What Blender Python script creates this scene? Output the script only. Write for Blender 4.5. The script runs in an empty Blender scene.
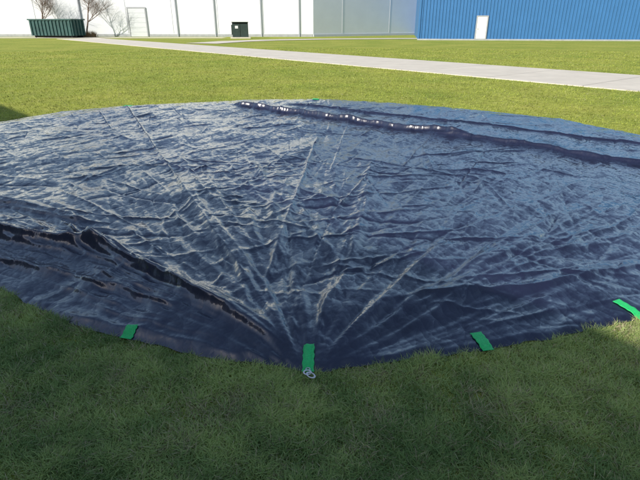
import bpy, bmesh, math, random
import numpy as np
from mathutils import Vector, Matrix
random.seed(4); rng=np.random.default_rng(7)
scene=bpy.context.scene

# ---------------------------------------------------------------- helpers
def link(o,parent=None):
    scene.collection.objects.link(o)
    if parent: o.parent=parent
    return o
def empty(name,loc=(0,0,0),rotz=0):
    e=bpy.data.objects.new(name,None); e.location=loc; e.rotation_euler=(0,0,rotz)
    return link(e)
def mesh_obj(name,verts,faces,mat,parent=None,smooth=False):
    me=bpy.data.meshes.new(name); me.from_pydata([tuple(v) for v in verts],[],[tuple(f) for f in faces]); me.update()
    if mat: me.materials.append(mat)
    if smooth: me.polygons.foreach_set('use_smooth',[True]*len(me.polygons))
    return link(bpy.data.objects.new(name,me),parent)
def boxes(name,lst,mat,parent=None,bevel=0):
    bm=bmesh.new()
    for (x0,x1,y0,y1,z0,z1) in lst:
        m=Matrix.Translation(((x0+x1)/2,(y0+y1)/2,(z0+z1)/2))@Matrix.Diagonal((x1-x0,y1-y0,z1-z0,1))
        bmesh.ops.create_cube(bm,size=1,matrix=m)
    if bevel: bmesh.ops.bevel(bm,geom=bm.edges[:],offset=bevel,segments=2,affect='EDGES')
    me=bpy.data.meshes.new(name); bm.to_mesh(me); bm.free(); me.materials.append(mat)
    return link(bpy.data.objects.new(name,me),parent)
def mat(name,col,rough=0.8,spec=0.3,noise=None,metal=0):
    m=bpy.data.materials.new(name); m.use_nodes=True; nt=m.node_tree; b=nt.nodes['Principled BSDF']
    b.inputs['Base Color'].default_value=(*col,1); b.inputs['Roughness'].default_value=rough
    b.inputs['Specular IOR Level'].default_value=spec; b.inputs['Metallic'].default_value=metal
    if noise:
        sc,amt,bmp=noise
        tc=nt.nodes.new('ShaderNodeTexCoord'); n=nt.nodes.new('ShaderNodeTexNoise'); n.inputs['Scale'].default_value=sc; n.inputs['Detail'].default_value=6
        n.inputs['Roughness'].default_value=0.65
        r=nt.nodes.new('ShaderNodeMapRange'); r.inputs[1].default_value=.3; r.inputs[2].default_value=.7; r.inputs[3].default_value=1-amt; r.inputs[4].default_value=1+amt
        mx=nt.nodes.new('ShaderNodeVectorMath'); mx.operation='SCALE'; mx.inputs[0].default_value=col
        nt.links.new(tc.outputs['Object'],n.inputs['Vector']); nt.links.new(n.outputs['Fac'],r.inputs[0]); nt.links.new(r.outputs[0],mx.inputs['Scale'])
        nt.links.new(mx.outputs[0],b.inputs['Base Color'])
        if bmp:
            bp=nt.nodes.new('ShaderNodeBump'); bp.inputs['Strength'].default_value=bmp; bp.inputs['Distance'].default_value=.02
            nt.links.new(n.outputs['Fac'],bp.inputs['Height']); nt.links.new(bp.outputs[0],b.inputs['Normal'])
    return m

P=rng.permutation(512).astype(np.int64); P=np.concatenate([P,P])
GA=rng.uniform(0,2*np.pi,512); GX,GY=np.cos(GA),np.sin(GA)
RU=rng.uniform(0,1,512); RV=rng.uniform(0,1,512)
def pn(x,y,seed=0):
    xi=np.floor(x).astype(np.int64); yi=np.floor(y).astype(np.int64); xf=x-xi; yf=y-yi
    def g(ix,iy,dx,dy):
        h=P[(P[(ix+seed*37)&511]+iy)&511]; return GX[h]*dx+GY[h]*dy
    u=xf**3*(xf*(xf*6-15)+10); v=yf**3*(yf*(yf*6-15)+10)
    a=g(xi,yi,xf,yf); b=g(xi+1,yi,xf-1,yf); c=g(xi,yi+1,xf,yf-1); d=g(xi+1,yi+1,xf-1,yf-1)
    return ((a+(b-a)*u)+((c+(d-c)*u)-(a+(b-a)*u))*v)*1.4
def ridged(x,y,seed=0): return 1-np.sqrt(pn(x,y,seed)**2+0.0004)*2.2
def facets(x,y,seed=0):
    xi=np.floor(x).astype(np.int64); yi=np.floor(y).astype(np.int64)
    best=np.full(x.shape,9.0)
    for di in (-1,0,1):
        for dj in (-1,0,1):
            h=P[(P[(xi+di+seed*37)&511]+yi+dj)&511]
            d=(x-xi-di-RU[h])**2+(y-yi-dj-RV[h])**2
            best=np.minimum(best,d)
    return best
def sstep(a,b,x):
    t=np.clip((x-a)/(b-a),0,1); return t*t*(3-2*t)

# ---------------------------------------------------------------- sun, sky
SAZ=math.atan2(-0.65,-0.76)
SEL=math.radians(31)
S=Vector((math.cos(SAZ)*math.cos(SEL),math.sin(SAZ)*math.cos(SEL),math.sin(SEL)))
w=bpy.data.worlds.new('World'); scene.world=w; w.use_nodes=True
sky=w.node_tree.nodes.new('ShaderNodeTexSky'); sky.sky_type='NISHITA'; sky.sun_disc=False
sky.sun_elevation=SEL; sky.sun_rotation=math.pi/2-SAZ; sky.dust_density=1.0; sky.air_density=1.0
bg=w.node_tree.nodes['Background']; bg.inputs[1].default_value=0.15
w.node_tree.links.new(sky.outputs[0],bg.inputs[0])
sl=bpy.data.lights.new('sun','SUN'); sl.energy=5.0; sl.angle=math.radians(.53); sl.color=(1,.95,.87)
so=link(bpy.data.objects.new('sun',sl)); so.rotation_euler=S.to_track_quat('Z','Y').to_euler(); so.location=(-20,-20,30)

# ---------------------------------------------------------------- lawn
def lawn_mat():
    m=bpy.data.materials.new('lawn'); m.use_nodes=True; nt=m.node_tree; N=nt.nodes; L=nt.links; b=N['Principled BSDF']
    b.inputs['Roughness'].default_value=1; b.inputs['Specular IOR Level'].default_value=.05
    geo=N.new('ShaderNodeNewGeometry')
    def noise(s,d=6,r=.6):
        n=N.new('ShaderNodeTexNoise'); n.inputs['Scale'].default_value=s; n.inputs['Detail'].default_value=d; n.inputs['Roughness'].default_value=r
        L.new(geo.outputs['Position'],n.inputs['Vector']); return n
    n1=noise(.3,6,.7); n2=noise(7,7,.78)
    r1=N.new('ShaderNodeValToRGB'); r1.color_ramp.elements[0].position=.3; r1.color_ramp.elements[1].position=.7
    r1.color_ramp.elements[0].color=(.225,.300,.050,1); r1.color_ramp.elements[1].color=(.43,.42,.095,1)
    L.new(n1.outputs['Fac'],r1.inputs[0])
    m2=N.new('ShaderNodeMapRange'); m2.inputs[1].default_value=.3; m2.inputs[2].default_value=.7; m2.inputs[3].default_value=.42; m2.inputs[4].default_value=1.45
    L.new(n2.outputs['Fac'],m2.inputs[0])
    v=N.new('ShaderNodeVectorMath'); v.operation='SCALE'; L.new(r1.outputs[0],v.inputs[0]); L.new(m2.outputs[0],v.inputs['Scale'])
    L.new(v.outputs[0],b.inputs['Base Color'])
    return m
mesh_obj('ground',[(-900,-900,0),(900,-900,0),(900,900,0),(-900,900,0)],[(0,1,2,3)],lawn_mat())

# ---------------------------------------------------------------- tarp outline / height
C=np.array([0.,6.8])
OUT=[(-.06,1.95),(.203,2.01),(.577,2.09),(.876,2.14),(1.337,2.27),(1.88,2.44),(3.2,3.1),(4.5,4.3),(5.3,6),(4.97,7.57),(4.37,9.04),(3.2,9.9),
(1.73,10.84),(-.1,11.6),(-1.8,11.4),(-2.84,11.0),(-4.1,10.57),(-5.1,9.8),(-5.7,8.6),(-5.8,7),(-5.3,5.4),(-4.2,4.1),(-3.1,3.3),(-2.1,2.81),(-1.51,2.43),(-1.11,2.26),(-.5,2.06)]
pts=[]
for i in range(len(OUT)):
    a=np.array(OUT[i]); b=np.array(OUT[(i+1)%len(OUT)])
    for t in np.linspace(0,1,24,endpoint=False): pts.append(a+(b-a)*t)
pts=np.array(pts)-C
ang=np.arctan2(pts[:,1],pts[:,0]); rad=np.hypot(pts[:,0],pts[:,1]); o=np.argsort(ang); ang=ang[o]; rad=rad[o]
def Rof(th):
    r=np.interp(th,ang,rad,period=2*np.pi)
    return r+.03*pn(th*9,th*0,3)+.018*pn(th*38,th*0,5)+.007*pn(th*110,th*0,6)
def ridge(x,y,p0,p1,h,wd,asym=1.0,ends=.4,wob=.06,seed=1,sharp=False,mod=.45):
    p0=np.array(p0);p1=np.array(p1);d=p1-p0;L=np.hypot(*d);d=d/L;n=np.array([-d[1],d[0]])
    s=(x-p0[0])*d[0]+(y-p0[1])*d[1]; t=(x-p0[0])*n[0]+(y-p0[1])*n[1]
    out=np.zeros_like(x); M=(s>0)&(s<L)&(np.abs(t)<max(wd*max(asym,1)*9,.2)); 
    if not M.any(): return out
    s=s[M];t=t[M]
    t=t+wob*pn(s*1.3,s*0+seed,seed)+wob*.4*pn(s*4,s*0+seed,seed+1)+wob*.12*pn(s*13,s*0+seed,seed+2)
    ww=np.where(t>0,wd,wd*asym)
    e=sstep(0,ends,s)*sstep(0,ends,L-s)*(1+mod*pn(s*3,s*0+seed,seed+3))
    k=np.abs(t)/ww
    out[M]=h*e*(np.exp(-np.sqrt(k*k+.02)) if sharp else 1/(1+k*k)**1.7)
    return out
rs=np.random.default_rng(21)
CRE=[]
for k in range(900):
    a_=rs.uniform(0,2*np.pi); r_=5.2*math.sqrt(rs.uniform(0,1))
    cx,cy=C[0]+r_*math.cos(a_),C[1]+r_*math.sin(a_)
    if k%3==0:
        cx,cy=rs.uniform(-2.6,2.6),rs.uniform(2.2,5.8)
    q_=rs.uniform()
    if q_<.58: o_=math.atan2(cy-1.9,cx+.06)+rs.normal(0,.2)
    elif q_<.75: o_=rs.normal(.9,.3)
    elif q_<.88: o_=rs.normal(.05,.35)
    else: o_=rs.uniform(0,np.pi)
    l_=rs.gamma(2.4,.36)+.15; h_=rs.uniform(.004,.013)*(1 if rs.uniform()<.85 else 1.8)
    CRE.append(((cx-math.cos(o_)*l_/2,cy-math.sin(o_)*l_/2),(cx+math.cos(o_)*l_/2,cy+math.sin(o_)*l_/2),h_*rs.choice([1,1,-1]),rs.uniform(.010,.028),rs.uniform(.4,2.2),min(.3,l_*.4),.015,100+k%90))
# long soft pull folds aimed at the front strap
for k in range(16):
    o_=rs.uniform(.35,2.75); r0_=rs.uniform(.5,1.6); r1_=r0_+rs.uniform(1.2,3.2); o2=o_+rs.normal(0,.05)
    CRE.append(((-.06+r0_*math.cos(o_),1.95+r0_*math.sin(o_)),(-.06+r1_*math.cos(o2),1.95+r1_*math.sin(o2)),rs.uniform(.016,.030),rs.uniform(.04,.08),rs.uniform(.3,1.2),.5,.05,300+k))
# pleats to the near left: steep side towards the lawn
for k in range(11):
    f=k/10; e0=np.array([-2.35,3.95])*(1-f)+np.array([-1.55,2.52])*f; ln=rs.uniform(.75,1.25)
    e0=np.array([-.08,1.98])+(e0-np.array([-.08,1.98]))*ln
    CRE.append(((-.10-.03*k*.5,2.0+.01*(10-k)),tuple(e0),rs.uniform(.022,.045),rs.uniform(.010,.018),rs.uniform(1.5,3),.35,.05,200+k))
for k in range(10):
    y0=rs.uniform(2.95,4.4); x0=rs.uniform(-2.6,-1.3); l_=rs.uniform(1.2,2.6); o_=math.pi-rs.uniform(.25,.6)
    CRE.append(((x0,y0),(x0+l_*math.cos(o_),y0+l_*math.sin(o_)),rs.uniform(.022,.042),rs.uniform(.012,.022),rs.uniform(1.5,3),.5,.09,220+k))
def height(x,y):
    dx,dy=x-C[0],y-C[1]; th=np.arctan2(dy,dx); r=np.hypot(dx,dy); R=Rof(th); e=R-r
    z=np.full_like(x,.034)
    z+=.020*pn(x*.55,y*.55,2)+.014*pn(x*1.3+3,y*1.3,4)
    z+=ridge(x,y,(-.8,10.8),(4.9,6.6),.030,.05,.6,seed=12)
    z+=ridge(x,y,(-.36,2.7),(-.03,7.4),.032,.020,1,.3,.02,14,True,.15)
    z+=ridge(x,y,(-.06,1.95),(.60,5.1),.032,.026,1.8,.25,.05,15,True)
    z+=ridge(x,y,(-.06,1.95),(1.0,3.5),.024,.024,1.5,.25,.05,16,True)
    z+=ridge(x,y,(-.06,1.95),(2.2,4.2),.020,.025,1.5,.25,.06,26,True)
    z+=ridge(x,y,(.25,2.5),(2.6,3.1),.030,.05,.6,.5,.08,21,True)
    z+=ridge(x,y,(.7,2.5),(4.4,5.2),.022,.03,1,.5,.06,22,True)
    z+=ridge(x,y,(.2,2.9),(-1.0,6.2),.018,.03,1,.5,.06,23,True)
    tx,ty=x+.06,y-1.9; tr=np.hypot(tx,ty); ta=np.arctan2(ty,tx)
    fan=np.exp(-tr/2.3)*sstep(0,.3,tr)
    z+=fan*(.020*ridged(ta*5,tr*.5,31)+.012*ridged(ta*12,tr*1.0,32))
    rad_=.007*ridged(ta*9,tr*.7,35)+.0030*ridged(ta*23,tr*1.4,36)
    z+=np.minimum(tr/2.5,1.3)*rad_
    for c in CRE: z+=ridge(x,y,*c,True)
    wx=x+.15*pn(x*1.3,y*1.3,41)+.04*pn(x*5,y*5,44); wy=y+.15*pn(x*1.3+9,y*1.3,42)+.04*pn(x*5+4,y*5,45)
    amp=np.clip(.55+1.3*pn(x*.7,y*.7,43),.15,1.5)
    for k,(a,f,st,h) in enumerate([(1.9,1.6,2.0,.006),(1.1,3.4,2.2,.004),(.3,9,2,.0014)]):
        ca,sa=math.cos(a),math.sin(a)
        z+=amp*h*ridged((wx*ca+wy*sa)*f/st,(-wx*sa+wy*ca)*f,50+k)
    for k,(a,f,st,h) in enumerate([(1.35,2.4,2.2,.018),(2.2,5.0,1.9,.0050),(.7,9.5,1.6,.0022)]):
        ca,sa=math.cos(a),math.sin(a)
        z+=amp*h*facets((wx*ca+wy*sa)*f/st,(-wx*sa+wy*ca)*f,80+k)
    z+=ridge(x,y,(-.1,2.0),(-4.1,10.6),.028,.018,1,.1,.015,13,True,.15)
    z=np.maximum(z,.012); z=np.where(z>.06,.06+.05*np.tanh((z-.06)/.05),z)
    # big folds on top
    z+=ridge(x,y,(-1.9,10.65),(2.3,7.15),.085,.20,.16,.5,.08,11,False,.3)
    z+=ridge(x,y,(1.5,7.75),(5.3,4.55),.060,.16,.28,.7,.08,11,False,.3)
    z+=ridge(x,y,(-.10,2.02),(-2.0,3.62),.080,.024,3.2,.4,.05,17,True,.2)
    z+=ridge(x,y,(-1.25,3.1),(-4.8,4.35),.110,.030,3.2,.8,.08,19,True,.2)
    z+=ridge(x,y,(-.65,2.42),(-3.6,3.75),.055,.020,2.8,.6,.08,20,True,.3)
    z=z*(.42+.58*sstep(0,.5,e+.15*pn(th*16,th*0,61)))
    z=z*sstep(-.02,.05,e)+.014
    return z
NA,NR=1700,500
th=np.linspace(-np.pi,np.pi,NA,endpoint=False); q=np.linspace(0.0,1,NR)**.75
T2,Q2=np.meshgrid(th,q); R2=Rof(T2)*np.maximum(Q2,.002)
X=C[0]+R2*np.cos(T2); Y=C[1]+R2*np.sin(T2); Z=height(X,Y)
co=np.stack([X,Y,Z],-1).reshape(-1,3)
i=np.arange(NR-1)[:,None]*NA; j=np.arange(NA)[None,:]; jn=(j+1)%NA
F=np.stack([i+j,i+NA+j,i+NA+jn,i+jn],-1).reshape(-1,4)
def fast_mesh(name,co,F,mat,parent=None,smooth=True):
    me=bpy.data.meshes.new(name); k=F.shape[1]
    me.vertices.add(len(co)); me.vertices.foreach_set('co',co.astype(np.float32).ravel())
    me.loops.add(F.size); me.loops.foreach_set('vertex_index',F.astype(np.int32).ravel())
    me.polygons.add(len(F)); me.polygons.foreach_set('loop_start',(np.arange(len(F))*k).astype(np.int32))
    me.polygons.foreach_set('loop_total',np.full(len(F),k,np.int32))
    if smooth: me.polygons.foreach_set('use_smooth',np.ones(len(F),bool))
    me.materials.append(mat); me.update(calc_edges=True)
    return link(bpy.data.objects.new(name,me),parent)
def tarp_mat():
    m=bpy.data.materials.new('tarp_plastic'); m.use_nodes=True; nt=m.node_tree; N=nt.nodes; L=nt.links; b=N['Principled BSDF']
    geo=N.new('ShaderNodeNewGeometry')
    n=N.new('ShaderNodeTexNoise'); n.inputs['Scale'].default_value=1.4; n.inputs['Detail'].default_value=6; n.inputs['Roughness'].default_value=.75
    L.new(geo.outputs['Position'],n.inputs['Vector'])
    r=N.new('ShaderNodeValToRGB'); r.color_ramp.elements[0].position=.3; r.color_ramp.elements[1].position=.7
    r.color_ramp.elements[0].color=(.006,.007,.022,1); r.color_ramp.elements[1].color=(.019,.021,.052,1)
    L.new(n.outputs['Fac'],r.inputs[0]); L.new(r.outputs[0],b.inputs['Base Color'])
    b.inputs['Roughness'].default_value=.28
    b.inputs['Specular IOR Level'].default_value=.7
    b.inputs['Coat Weight'].default_value=.85; b.inputs['Coat Roughness'].default_value=.06; b.inputs['Coat IOR'].default_value=1.55
    wn=N.new('ShaderNodeTexNoise'); wn.inputs['Scale'].default_value=7; wn.inputs['Detail'].default_value=3; L.new(geo.outputs['Position'],wn.inputs['Vector'])
    ws=N.new('ShaderNodeVectorMath'); ws.operation='SCALE'; ws.inputs['Scale'].default_value=.09; L.new(wn.outputs['Color'],ws.inputs[0])
    wa=N.new('ShaderNodeVectorMath'); wa.operation='ADD'; L.new(geo.outputs['Position'],wa.inputs[0]); L.new(ws.outputs[0],wa.inputs[1])
    acc=geo.outputs['Normal']
    for (rot,sc,sx,k1,k2) in [(-1.2,8,.35,.09,.11),(-2.0,23,.42,.07,.10),(-.7,56,.55,.06,.10)]:
        mp=N.new('ShaderNodeMapping'); mp.inputs['Scale'].default_value=(sx,1,.02)
        r0=N.new('ShaderNodeVectorRotate'); r0.rotation_type='Z_AXIS'; r0.inputs['Angle'].default_value=rot; L.new(wa.outputs[0],r0.inputs['Vector'])
        L.new(r0.outputs[0],mp.inputs[0])
        v=N.new('ShaderNodeTexVoronoi'); v.inputs['Scale'].default_value=sc; L.new(mp.outputs[0],v.inputs['Vector'])
        df=N.new('ShaderNodeVectorMath'); df.operation='SUBTRACT'; L.new(mp.outputs[0],df.inputs[0]); L.new(v.outputs['Position'],df.inputs[1])
        dm=N.new('ShaderNodeVectorMath'); dm.operation='MULTIPLY'; dm.inputs[1].default_value=(sc*k1*1.2*sx,sc*k1*1.2,0); L.new(df.outputs[0],dm.inputs[0])
        rt=N.new('ShaderNodeVectorRotate'); rt.rotation_type='Z_AXIS'; rt.inputs['Angle'].default_value=-rot; L.new(dm.outputs[0],rt.inputs['Vector'])
        cs=N.new('ShaderNodeVectorMath'); cs.operation='SUBTRACT'; cs.inputs[1].default_value=(.5,.5,.5); L.new(v.outputs['Color'],cs.inputs[0])
        cm=N.new('ShaderNodeVectorMath'); cm.operation='MULTIPLY'; cm.inputs[1].default_value=(k2,k2,0); L.new(cs.outputs[0],cm.inputs[0])
        a1=N.new('ShaderNodeVectorMath'); a1.operation='ADD'; L.new(acc,a1.inputs[0]); L.new(rt.outputs[0],a1.inputs[1])
        a2=N.new('ShaderNodeVectorMath'); a2.operation='ADD'; L.new(a1.outputs[0],a2.inputs[0]); L.new(cm.outputs[0],a2.inputs[1]); acc=a2.outputs[0]
    nn=N.new('ShaderNodeVectorMath'); nn.operation='NORMALIZE'; L.new(acc,nn.inputs[0])
    L.new(nn.outputs[0],b.inputs['Normal']); L.new(nn.outputs[0],b.inputs['Coat Normal'])
    return m
tarp=empty('pool_cover_tarp')
fast_mesh('sheet',co,F,tarp_mat(),tarp)
green=mat('strap_green',(.03,.62,.16),.4,.4,(120,.2,.3))
steel=mat('steel',(.6,.6,.62),.3,.5,metal=1); rope=mat('rope_white',(.75,.75,.78),.7)
def strap(k,px,py,L_,W_,over=.010):
    c=np.array([px,py]); d=c-C; a=math.atan2(d[1],d[0]); R=float(Rof(np.array([a]))[0]); d/=np.hypot(*d); n=np.array([-d[1],d[0]])
    e=C+d*R; NS,NW=26,8
    PP=np.array([e+d*(over-(L_+over)*s/NS)+n*(W_+.004*math.sin(s*.9+k))*(t/NW-.5) for s in range(NS+1) for t in range(NW+1)])
    ZZ=np.maximum(height(PP[:,0].copy(),PP[:,1].copy())+.006,.028)
    V=[(p[0],p[1],z) for p,z in zip(PP,ZZ)]
    Fs=[(s*(NW+1)+t,s*(NW+1)+t+1,(s+1)*(NW+1)+t+1,(s+1)*(NW+1)+t) for s in range(NS) for t in range(NW)]
    o=mesh_obj('strap_%d'%k,V,Fs,green,tarp,True); sm=o.modifiers.new('s','SOLIDIFY'); sm.thickness=.0015; sm.offset=1
    return e,d
def torus(name,loc,R,r,mt,parent,sx=1,rot=(0,0,0)):
    V=[];Fs=[];A,B=28,8
    for a in range(A):
        for b in range(B):
            t=2*math.pi*a/A;p=2*math.pi*b/B
            V.append(((R+r*math.cos(p))*math.cos(t)*sx,(R+r*math.cos(p))*math.sin(t),r*math.sin(p)))
            Fs.append((a*B+b,((a+1)%A)*B+b,((a+1)%A)*B+(b+1)%B,a*B+(b+1)%B))
    o=mesh_obj(name,V,Fs,mt,parent,True); o.location=loc; o.rotation_euler=rot; return o
ends=[]
for k,(px,py,l,wd) in enumerate([(-.06,1.95,.175,.058),(-1.06,2.25,.075,.07),(.885,2.14,.14,.065),(1.88,2.44,.17,.056),(-4.1,10.57,.32,.13),(-.1,11.6,.42,.15),(3.4,3.2,.13,.06),(-2.3,2.9,.08,.06)]):
    ends.append(strap(k+1,px,py,l,wd))
gx,gy=ends[0][0]
torus('grommet',(gx,gy,.037),.010,.003,steel,tarp)
torus('carabiner',(gx-.002,gy-.028,.040),.013,.003,rope,tarp,1.5,(.3,.2,.5))
torus('rope_loop',(gx+.015,gy-.046,.038),.013,.003,rope,tarp,1.7,(.2,.1,-.6))

# ---------------------------------------------------------------- grass blades
DR0=np.array([8.2,13.04]); DD=np.array([-.625,.78]); DN=np.array([.78,.625]); DW=4.7
N1,N2=400000,360000
a=np.concatenate([rng.uniform(-.82,.82,N1),rng.uniform(-.85,.85,N2)]); d=np.concatenate([np.exp(rng.uniform(math.log(.9),math.log(38),N1)),np.sqrt(rng.uniform(.9**2,3.9**2,N2))])
bx=d*np.sin(a); by=d*np.cos(a)
rc=np.hypot(bx-C[0],by-C[1]); inside=rc<Rof(np.arctan2(by-C[1],bx-C[0]))-.004
sp=(bx-DR0[0])*DN[0]+(by-DR0[1])*DN[1]; onroad=(sp>-.03)&(sp<DW+.03)
keep=~inside&~onroad&(rng.uniform(0,1,len(bx))<.92+.4*pn(bx*2.3,by*2.3,71)+.5*pn(bx*7,by*7,72))
bx,by,d=bx[keep],by[keep],d[keep]; n=len(bx)
sc=np.maximum(1,d/4.5)
h=np.maximum(.013,.021+.018*rng.uniform(0,1,n)+.014*pn(bx*3,by*3,73)+.012*pn(bx*11,by*11,77)); wd=.0018*sc*rng.uniform(.6,1.5,n)
fa=rng.uniform(0,2*np.pi,n); la=rng.uniform(0,2*np.pi,n)+1.5*pn(bx*4,by*4,78); lean=rng.uniform(.3,1.8,n)*h
wx_,wy_=np.cos(fa)*wd,np.sin(fa)*wd; lx,ly=np.cos(la)*lean,np.sin(la)*lean
V=np.empty((n,5,3))
V[:,0]=np.stack([bx-wx_,by-wy_,0*bx-.002],-1); V[:,1]=np.stack([bx+wx_,by+wy_,0*bx-.002],-1)
V[:,2]=np.stack([bx+wx_*.8+lx*.35,by+wy_*.8+ly*.35,h*.62],-1); V[:,3]=np.stack([bx-wx_*.8+lx*.35,by-wy_*.8+ly*.35,h*.62],-1)
V[:,4]=np.stack([bx+lx,by+ly,h],-1)
me=bpy.data.meshes.new('grass'); me.vertices.add(n*5); me.vertices.foreach_set('co',V.astype(np.float32).ravel())
b0=np.arange(n)*5
loops=np.stack([b0,b0+1,b0+2,b0+3,b0+3,b0+2,b0+4],-1).ravel().astype(np.int32)
me.loops.add(n*7); me.loops.foreach_set('vertex_index',loops)
st=np.stack([np.arange(n)*7,np.arange(n)*7+4],-1).ravel().astype(np.int32); tt=np.tile([4,3],n).astype(np.int32)
me.polygons.add(n*2); me.polygons.foreach_set('loop_start',st); me.polygons.foreach_set('loop_total',tt)
me.update(calc_edges=True)
tone=np.clip(.6+.8*pn(bx*1.2,by*1.2,75)+.7*pn(bx*5,by*5,79)+.5*rng.normal(0,.4,n),0,1); dead=(rng.uniform(0,1,n)<.08+.5*np.clip(pn(bx*2.6,by*2.6,76)-.12,0,1)+.5*np.clip(pn(bx*9,by*9,70)-.2,0,1))
cA=np.array([.26,.39,.13]);cB=np.array([.58,.68,.25]); cd=np.array([.66,.57,.36])
col=cA+(cB-cA)*tone[:,None]; far=sstep(3.2,9,d)[:,None]; col=col*(1-far)+np.array([.38,.42,.08])*(.65+.7*tone[:,None])*far
dd_=dead[:,None]*(1-.6*far); col=col*(1-dd_)+cd*(.6+.6*rng.uniform(0,1,(n,1)))*dd_
col4=np.ones((n,5,4)); col4[:,:,:3]=col[:,None,:]; col4[:,:2,:3]*=.85
at=me.color_attributes.new('tint','FLOAT_COLOR','POINT'); at.data.foreach_set('color',col4.astype(np.float32).ravel())
gm=bpy.data.materials.new('grass_blades'); gm.use_nodes=True; nt=gm.node_tree; b=nt.nodes['Principled BSDF']
ca=nt.nodes.new('ShaderNodeAttribute'); ca.attribute_name='tint'; nt.links.new(ca.outputs['Color'],b.inputs['Base Color'])
b.inputs['Roughness'].default_value=.6; b.inputs['Specular IOR Level'].default_value=.25
tr=nt.nodes.new('ShaderNodeBsdfTranslucent'); nt.links.new(ca.outputs['Color'],tr.inputs[0]); ms=nt.nodes.new('ShaderNodeMixShader'); ms.inputs[0].default_value=.38
nt.links.new(b.outputs[0],ms.inputs[1]); nt.links.new(tr.outputs[0],ms.inputs[2]); nt.links.new(ms.outputs[0],nt.nodes['Material Output'].inputs[0])
me.materials.append(gm); link(bpy.data.objects.new('grass',me))

# ---------------------------------------------------------------- driveway etc
conc=mat('concrete',(.68,.62,.52),.9,.2,(.9,.10,.1))
joint=mat('joint_dark',(.42,.39,.33),.95)
dr=empty('driveway')
def strip(name,p0,p1,width,z,mt,parent):
    p0=np.array(p0);p1=np.array(p1);dd=(p1-p0)/np.hypot(*(p1-p0)); nn=np.array([dd[1],-dd[0]])
    if nn[0]<0: nn=-nn
    q=[p0,p1,p1+nn*width,p0+nn*width]
    V=[(*p,z) for p in q]+[(*p,-.02) for p in q]
    return mesh_obj(name,V,[(0,1,2,3),(0,4,5,1),(1,5,6,2),(2,6,7,3),(3,7,4,0)],mt,parent)
A=DR0-DD*30; B=DR0+DD*62
strip('slab',A,B,DW,.022,conc,dr)
V=[];Fs=[]
for k in range(30):
    c=A+DD*(k*3.05+1); k0=len(V)
    for (s,t) in [(-.008,.02),(.008,.02),(.008,DW-.02),(-.008,DW-.02)]:
        p=c+DD*s+DN*t; V.append((p[0],p[1],.026))
    Fs.append((k0,k0+1,k0+2,k0+3))
mesh_obj('joints',V,Fs,joint,dr)
bp_=[(-10.5,46.5),(-8.6,52),(-5.5,56.5),(0,60),(8,62.3),(20,63.5),(40,66)]
V=[];Fs=[]
for k,p in enumerate(bp_):
    p=np.array(p); t=np.array(bp_[min(k+1,len(bp_)-1)])-np.array(bp_[max(k-1,0)]); t=t/np.hypot(*t); nn=np.array([-t[1],t[0]])
    for s in (-1,1): V.append((*(p+nn*s*1.6),.030))
    if k: Fs.append((2*k-2,2*k-1,2*k+1,2*k))
mesh_obj('path',V,Fs,conc)
mesh_obj('pavement',[(-80,64.5,.014),(-12,64.5,.014),(-12,68.5,.014),(-80,68.5,.014)],[(0,1,2,3)],conc)

# ---------------------------------------------------------------- white warehouse
white=mat('white_panel',(.80,.81,.83),.6,.3,(.5,.03,0)); grey=mat('grey_trim',(.38,.39,.41),.6); base=mat('base_band',(.40,.41,.42),.9,noise=(2,.15,0))
lg=mat('light_trim',(.62,.63,.66),.6)
roofm=mat('roof_membrane',(.4,.4,.4),.9)
wh=empty('white_warehouse')
c0=(-95,72.0);c1=(-.9,72.0);c2=(25,91);c3=(25,130);c4=(-95,130); HW=11
def prism(name,poly,z0,z1,mt,parent):
    k=len(poly); V=[(*p,z0) for p in poly]+[(*p,z1) for p in poly]
    return mesh_obj(name,V,[tuple(range(k,2*k)),tuple(reversed(range(k)))]+[(i,(i+1)%k,k+(i+1)%k,k+i) for i in range(k)],mt,parent)
prism('walls',[c0,c1,c2,c3,c4],-.1,HW,white,wh)
prism('parapet_cap',[(-95.1,71.9),(-.85,71.9),(25.1,90.96),(25.1,130.1),(-95.1,130.1)],HW+.003,HW+.25,grey,wh)
boxes('panel_joints',[(xm-.025,xm+.025,71.965,71.999,.45,HW-.01) for xm in np.arange(-93,-2,6.1)],lg,wh)
boxes('downspouts',[(x-.07,x+.07,71.82,71.96,.0,HW-.2) for x in (-19.2,-14.1,-7.9,-2.8,-32,-44)],mat('downspout',(.42,.44,.48),.5),wh)
boxes('base_band_front',[(-95,-1.0,71.94,71.998,-.05,.34)],base,wh)
dv=np.array([c2[0]-c1[0],c2[1]-c1[1]]); LL=np.hypot(*dv); an=math.atan2(dv[1],dv[0])
e=boxes('side_trim',[(s-.03,s+.03,-.03,-.003,.45,HW-.01) for s in np.arange(5,LL-1,9)]+[(0.02,LL,-.08,-.003,-.05,.3)],lg,wh); e.location=(c1[0],c1[1],0); e.rotation_euler=(0,0,an)
dx0=-25.7
boxes('door_frame',[(dx0,dx0+.13,71.85,71.935,0,3.65),(dx0+2.37,dx0+2.5,71.85,71.935,0,3.65),(dx0+.13,dx0+2.37,71.85,71.935,3.5,3.65)],grey,wh)
boxes('overhead_door',[(dx0+.14,dx0+2.36,71.88,71.932,.02+k*.58,.02+k*.58+.57) for k in range(6)],mat('door_white',(.66,.68,.70),.5),wh,.01)

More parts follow.
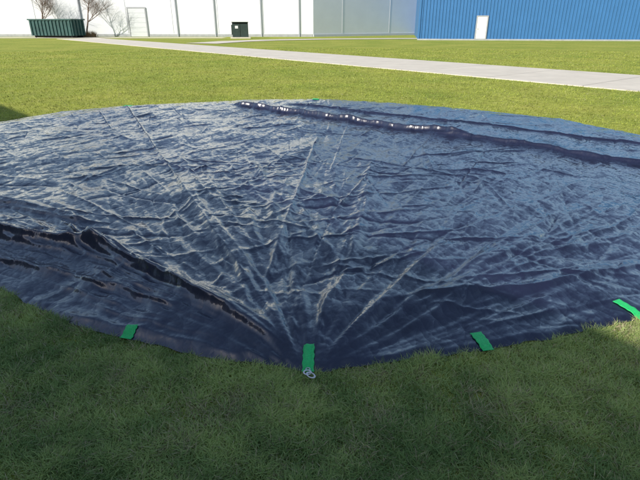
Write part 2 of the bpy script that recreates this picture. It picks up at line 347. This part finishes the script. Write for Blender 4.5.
# ---------------------------------------------------------------- blue building
blue=mat('blue_metal',(.05,.17,.38),.45,.4,(.8,.06,0)); whitep=mat('white_paint',(.78,.78,.78),.5)
bb=empty('blue_metal_building',(10.6,57.2,0),math.atan2(-4.5,28))
def corrug(name,L_,H_,mt,parent,pitch=.30,depth=.045):
    V=[];x=0;prof=[(0,0),(.55,0),(.65,1),(.9,1),(1,0)]
    xs=[]
    while x<L_:
        for (a_,b_) in prof[:-1]: xs.append((x+a_*pitch,-b_*depth))
        x+=pitch
    xs.append((x,0))
    for (a_,b_) in xs: V+= [(a_,b_,0),(a_,b_,H_)]
    return mesh_obj(name,V,[(2*k,2*k+2,2*k+3,2*k+1) for k in range(len(xs)-1)],mt,parent)
corrug('front_wall',42,8,blue,bb,.34,.06)
boxes('body',[(0.02,42,.01,30,0,7.98)],blue,bb)
boxes('corner_trim',[(-.08,.12,-.09,.08,0,8.0)],blue,bb,.01)
boxes('eave_gutter',[(-.2,42.2,-.2,.0,8.0,8.2)],whitep,bb)
boxes('roof',[(-.2,42.2,.0,30.2,8.01,8.19)],roofm,bb)
boxes('foundation',[(-.1,42.1,-.12,.0,-.05,.14)],base,bb)
boxes('door',[(5.95,6.95,-.11,-.065,.16,2.3)],whitep,bb,.006)
boxes('door_frame',[(5.85,5.94,-.14,-.065,.14,2.4),(6.96,7.05,-.14,-.065,.14,2.4),(5.94,6.96,-.14,-.065,2.31,2.4)],grey,bb)
boxes('door_handle',[(6.05,6.12,-.17,-.11,1.1,1.16)],steel,bb)

# ------------------------------- metal building behind the photographer (casts the foreground shade)
HB=4.6; SH=HB/math.tan(SEL); sd=np.array([.76,.65])
p_=np.array([8.0,-4.4])-sd*SH
mb=empty('metal_storage_building',(p_[0],p_[1],0),math.atan2(.707,-.707))
tan=mat('dark_metal_cladding',(.15,.16,.19),.6,.3,(.8,.05,0))
mbw=corrug('front_wall',29,HB,tan,mb); mbw.scale=(1,-1,1); mbw.location=(0,-.01,0)
boxes('body',[(0.02,29,.0,12,0,HB-.03)],tan,mb)
boxes('roof',[(-.2,29.2,-.1,12.2,HB-.02,HB+.1)],roofm,mb)

# ---------------------------------------------------------------- roll-off dumpster
dg=mat('dumpster_paint',(.022,.075,.07),.5,.4,(1.5,.3,0)); dk=mat('dark_steel',(.02,.02,.02),.7)
du=empty('roll_off_dumpster',(-36.6,67.4,0),math.radians(-14))
Ld,Wd,Hd=6.2,2.3,2.15
boxes('box',[(0,Ld,0,.06,.25,Hd),(0,Ld,Wd-.06,Wd,.25,Hd),(0,.06,.06,Wd-.06,.25,Hd),(Ld-.06,Ld,.06,Wd-.06,.25,Hd),(.06,Ld-.06,.06,Wd-.06,.25,.31)],dg,du)
boxes('ribs',[(x-.06,x+.06,-.11,-.002,.3,Hd-.14) for x in np.linspace(.25,Ld-.25,12)]+[(Ld+.002,Ld+.11,y-.06,y+.06,.3,Hd-.14) for y in np.linspace(.3,Wd-.3,4)],dg,du)
boxes('top_rail',[(-.12,Ld+.13,-.13,-.004,Hd-.13,Hd+.02),(-.12,Ld+.13,Wd+.004,Wd+.13,Hd-.13,Hd+.02),(Ld+.004,Ld+.125,.0,Wd,Hd-.128,Hd+.018),(-.118,-.004,.0,Wd,Hd-.128,Hd+.018)],dg,du)
boxes('skids',[(0,Ld,.5,.62,.05,.25),(0,Ld,1.7,1.82,.05,.25)],dk,du)
boxes('rollers',[(x-.12,x+.12,y-.1,y+.1,0,.22) for x in (.4,Ld-.4) for y in (.25,2.05)],dk,du,.05)

# ---------------------------------------------------------------- pad transformer
tg=mat('transformer_green',(.035,.055,.05),.5,.4,(3,.15,0))
tf=empty('pad_mounted_transformer',(-9.6,64.2,0),math.radians(8))
boxes('concrete_pad',[(-1.2,1.2,-.9,.9,-.05,.14)],conc,tf,.02)
boxes('cabinet',[(-.95,.95,-.1,.75,.142,1.75)],tg,tf,.03)
boxes('doors',[(-.93,-.01,-.62,-.102,.145,1.6),(.01,.93,-.62,-.102,.145,1.6)],tg,tf,.025)
boxes('lid',[(-1.0,1.0,-.7,.8,1.752,1.83)],tg,tf,.02)
boxes('cooling_fins',[(-1.06,-.952,y,y+.04,.4,1.5) for y in np.arange(0,.7,.1)],tg,tf)
boxes('label',[(-.6,-.25,-.632,-.622,1.1,1.4)],whitep,tf)

# ---------------------------------------------------------------- bare trees
bark=mat('bark',(.17,.12,.09),.9,.1,(9,.25,.3))
def tree(loc,H,seed):
    rnd=random.Random(seed); V=[];Fs=[]
    def seg(p,q,r0,r1,k=5):
        dv=(q-p).normalized(); s=dv.orthogonal().normalized(); t=dv.cross(s); b0=len(V)
        for (c,r) in ((p,r0),(q,r1)):
            for a in range(k):
                an=2*math.pi*a/k; V.append(c+(s*math.cos(an)+t*math.sin(an))*r)
        for a in range(k): Fs.append((b0+a,b0+(a+1)%k,b0+k+(a+1)%k,b0+k+a))
    def grow(p,dv,L_,r,lev):
        ns=3 if lev<4 else 2
        for s in range(ns):
            dn=(dv+Vector((rnd.gauss(0,.12),rnd.gauss(0,.12),rnd.gauss(.03,.06)))).normalized(); q=p+dn*L_/ns; r2=r*.86
            seg(p,q,r,r2,6 if lev<2 else 3); p,dv,r=q,dn,r2
            if lev<5 and (lev>0 or s>0):
                for _ in range(2 if lev<3 else 1):
                    ax=Vector((rnd.gauss(0,1),rnd.gauss(0,1),rnd.gauss(0,.3))).normalized()
                    grow(p,(dv*1.0+ax*.75).normalized(),L_*rnd.uniform(.5,.72),r*.55,lev+1)
        if lev<5: grow(p,dv,L_*.6,r*.8,lev+1)
    grow(Vector((0,0,-.05)),Vector((0,0,1)),H*.42,.12,0)
    o=mesh_obj('bare_tree',V,Fs,bark); o.location=loc
tree((-36.6,70.2,0),6.6,3); tree((-30.4,69.2,0),7.0,8)
V=[];Fs=[];rnd=random.Random(5)
for k in range(900):
    cx=rnd.choice((-.7,.1,.8))+rnd.gauss(0,.2); cy=rnd.gauss(0,.2); a_=rnd.uniform(0,6.28); l=rnd.uniform(.2,.6); hh=rnd.uniform(.3,.9)
    b0=len(V); V+=[(cx-.02,cy,0),(cx+.02,cy,0),(cx+math.cos(a_)*l*.6,cy+math.sin(a_)*l*.6,hh)]; Fs.append((b0,b0+1,b0+2))
o=mesh_obj('dry_shrub',V,Fs,mat('dry_stems',(.30,.20,.10),.9)); o.location=(-30.2,68.8,0)

# ---------------------------------------------------------------- camera
cd_=bpy.data.cameras.new('camera'); cd_.sensor_width=36; cd_.lens=27.56; cd_.clip_start=.05; cd_.clip_end=3000
cam=link(bpy.data.objects.new('camera',cd_)); cam.location=(0,0,1.6); cam.rotation_euler=(math.radians(90-23.8),0,0)
scene.camera=cam
scene.view_settings.view_transform='Standard'; scene.view_settings.look='None'; scene.view_settings.exposure=0
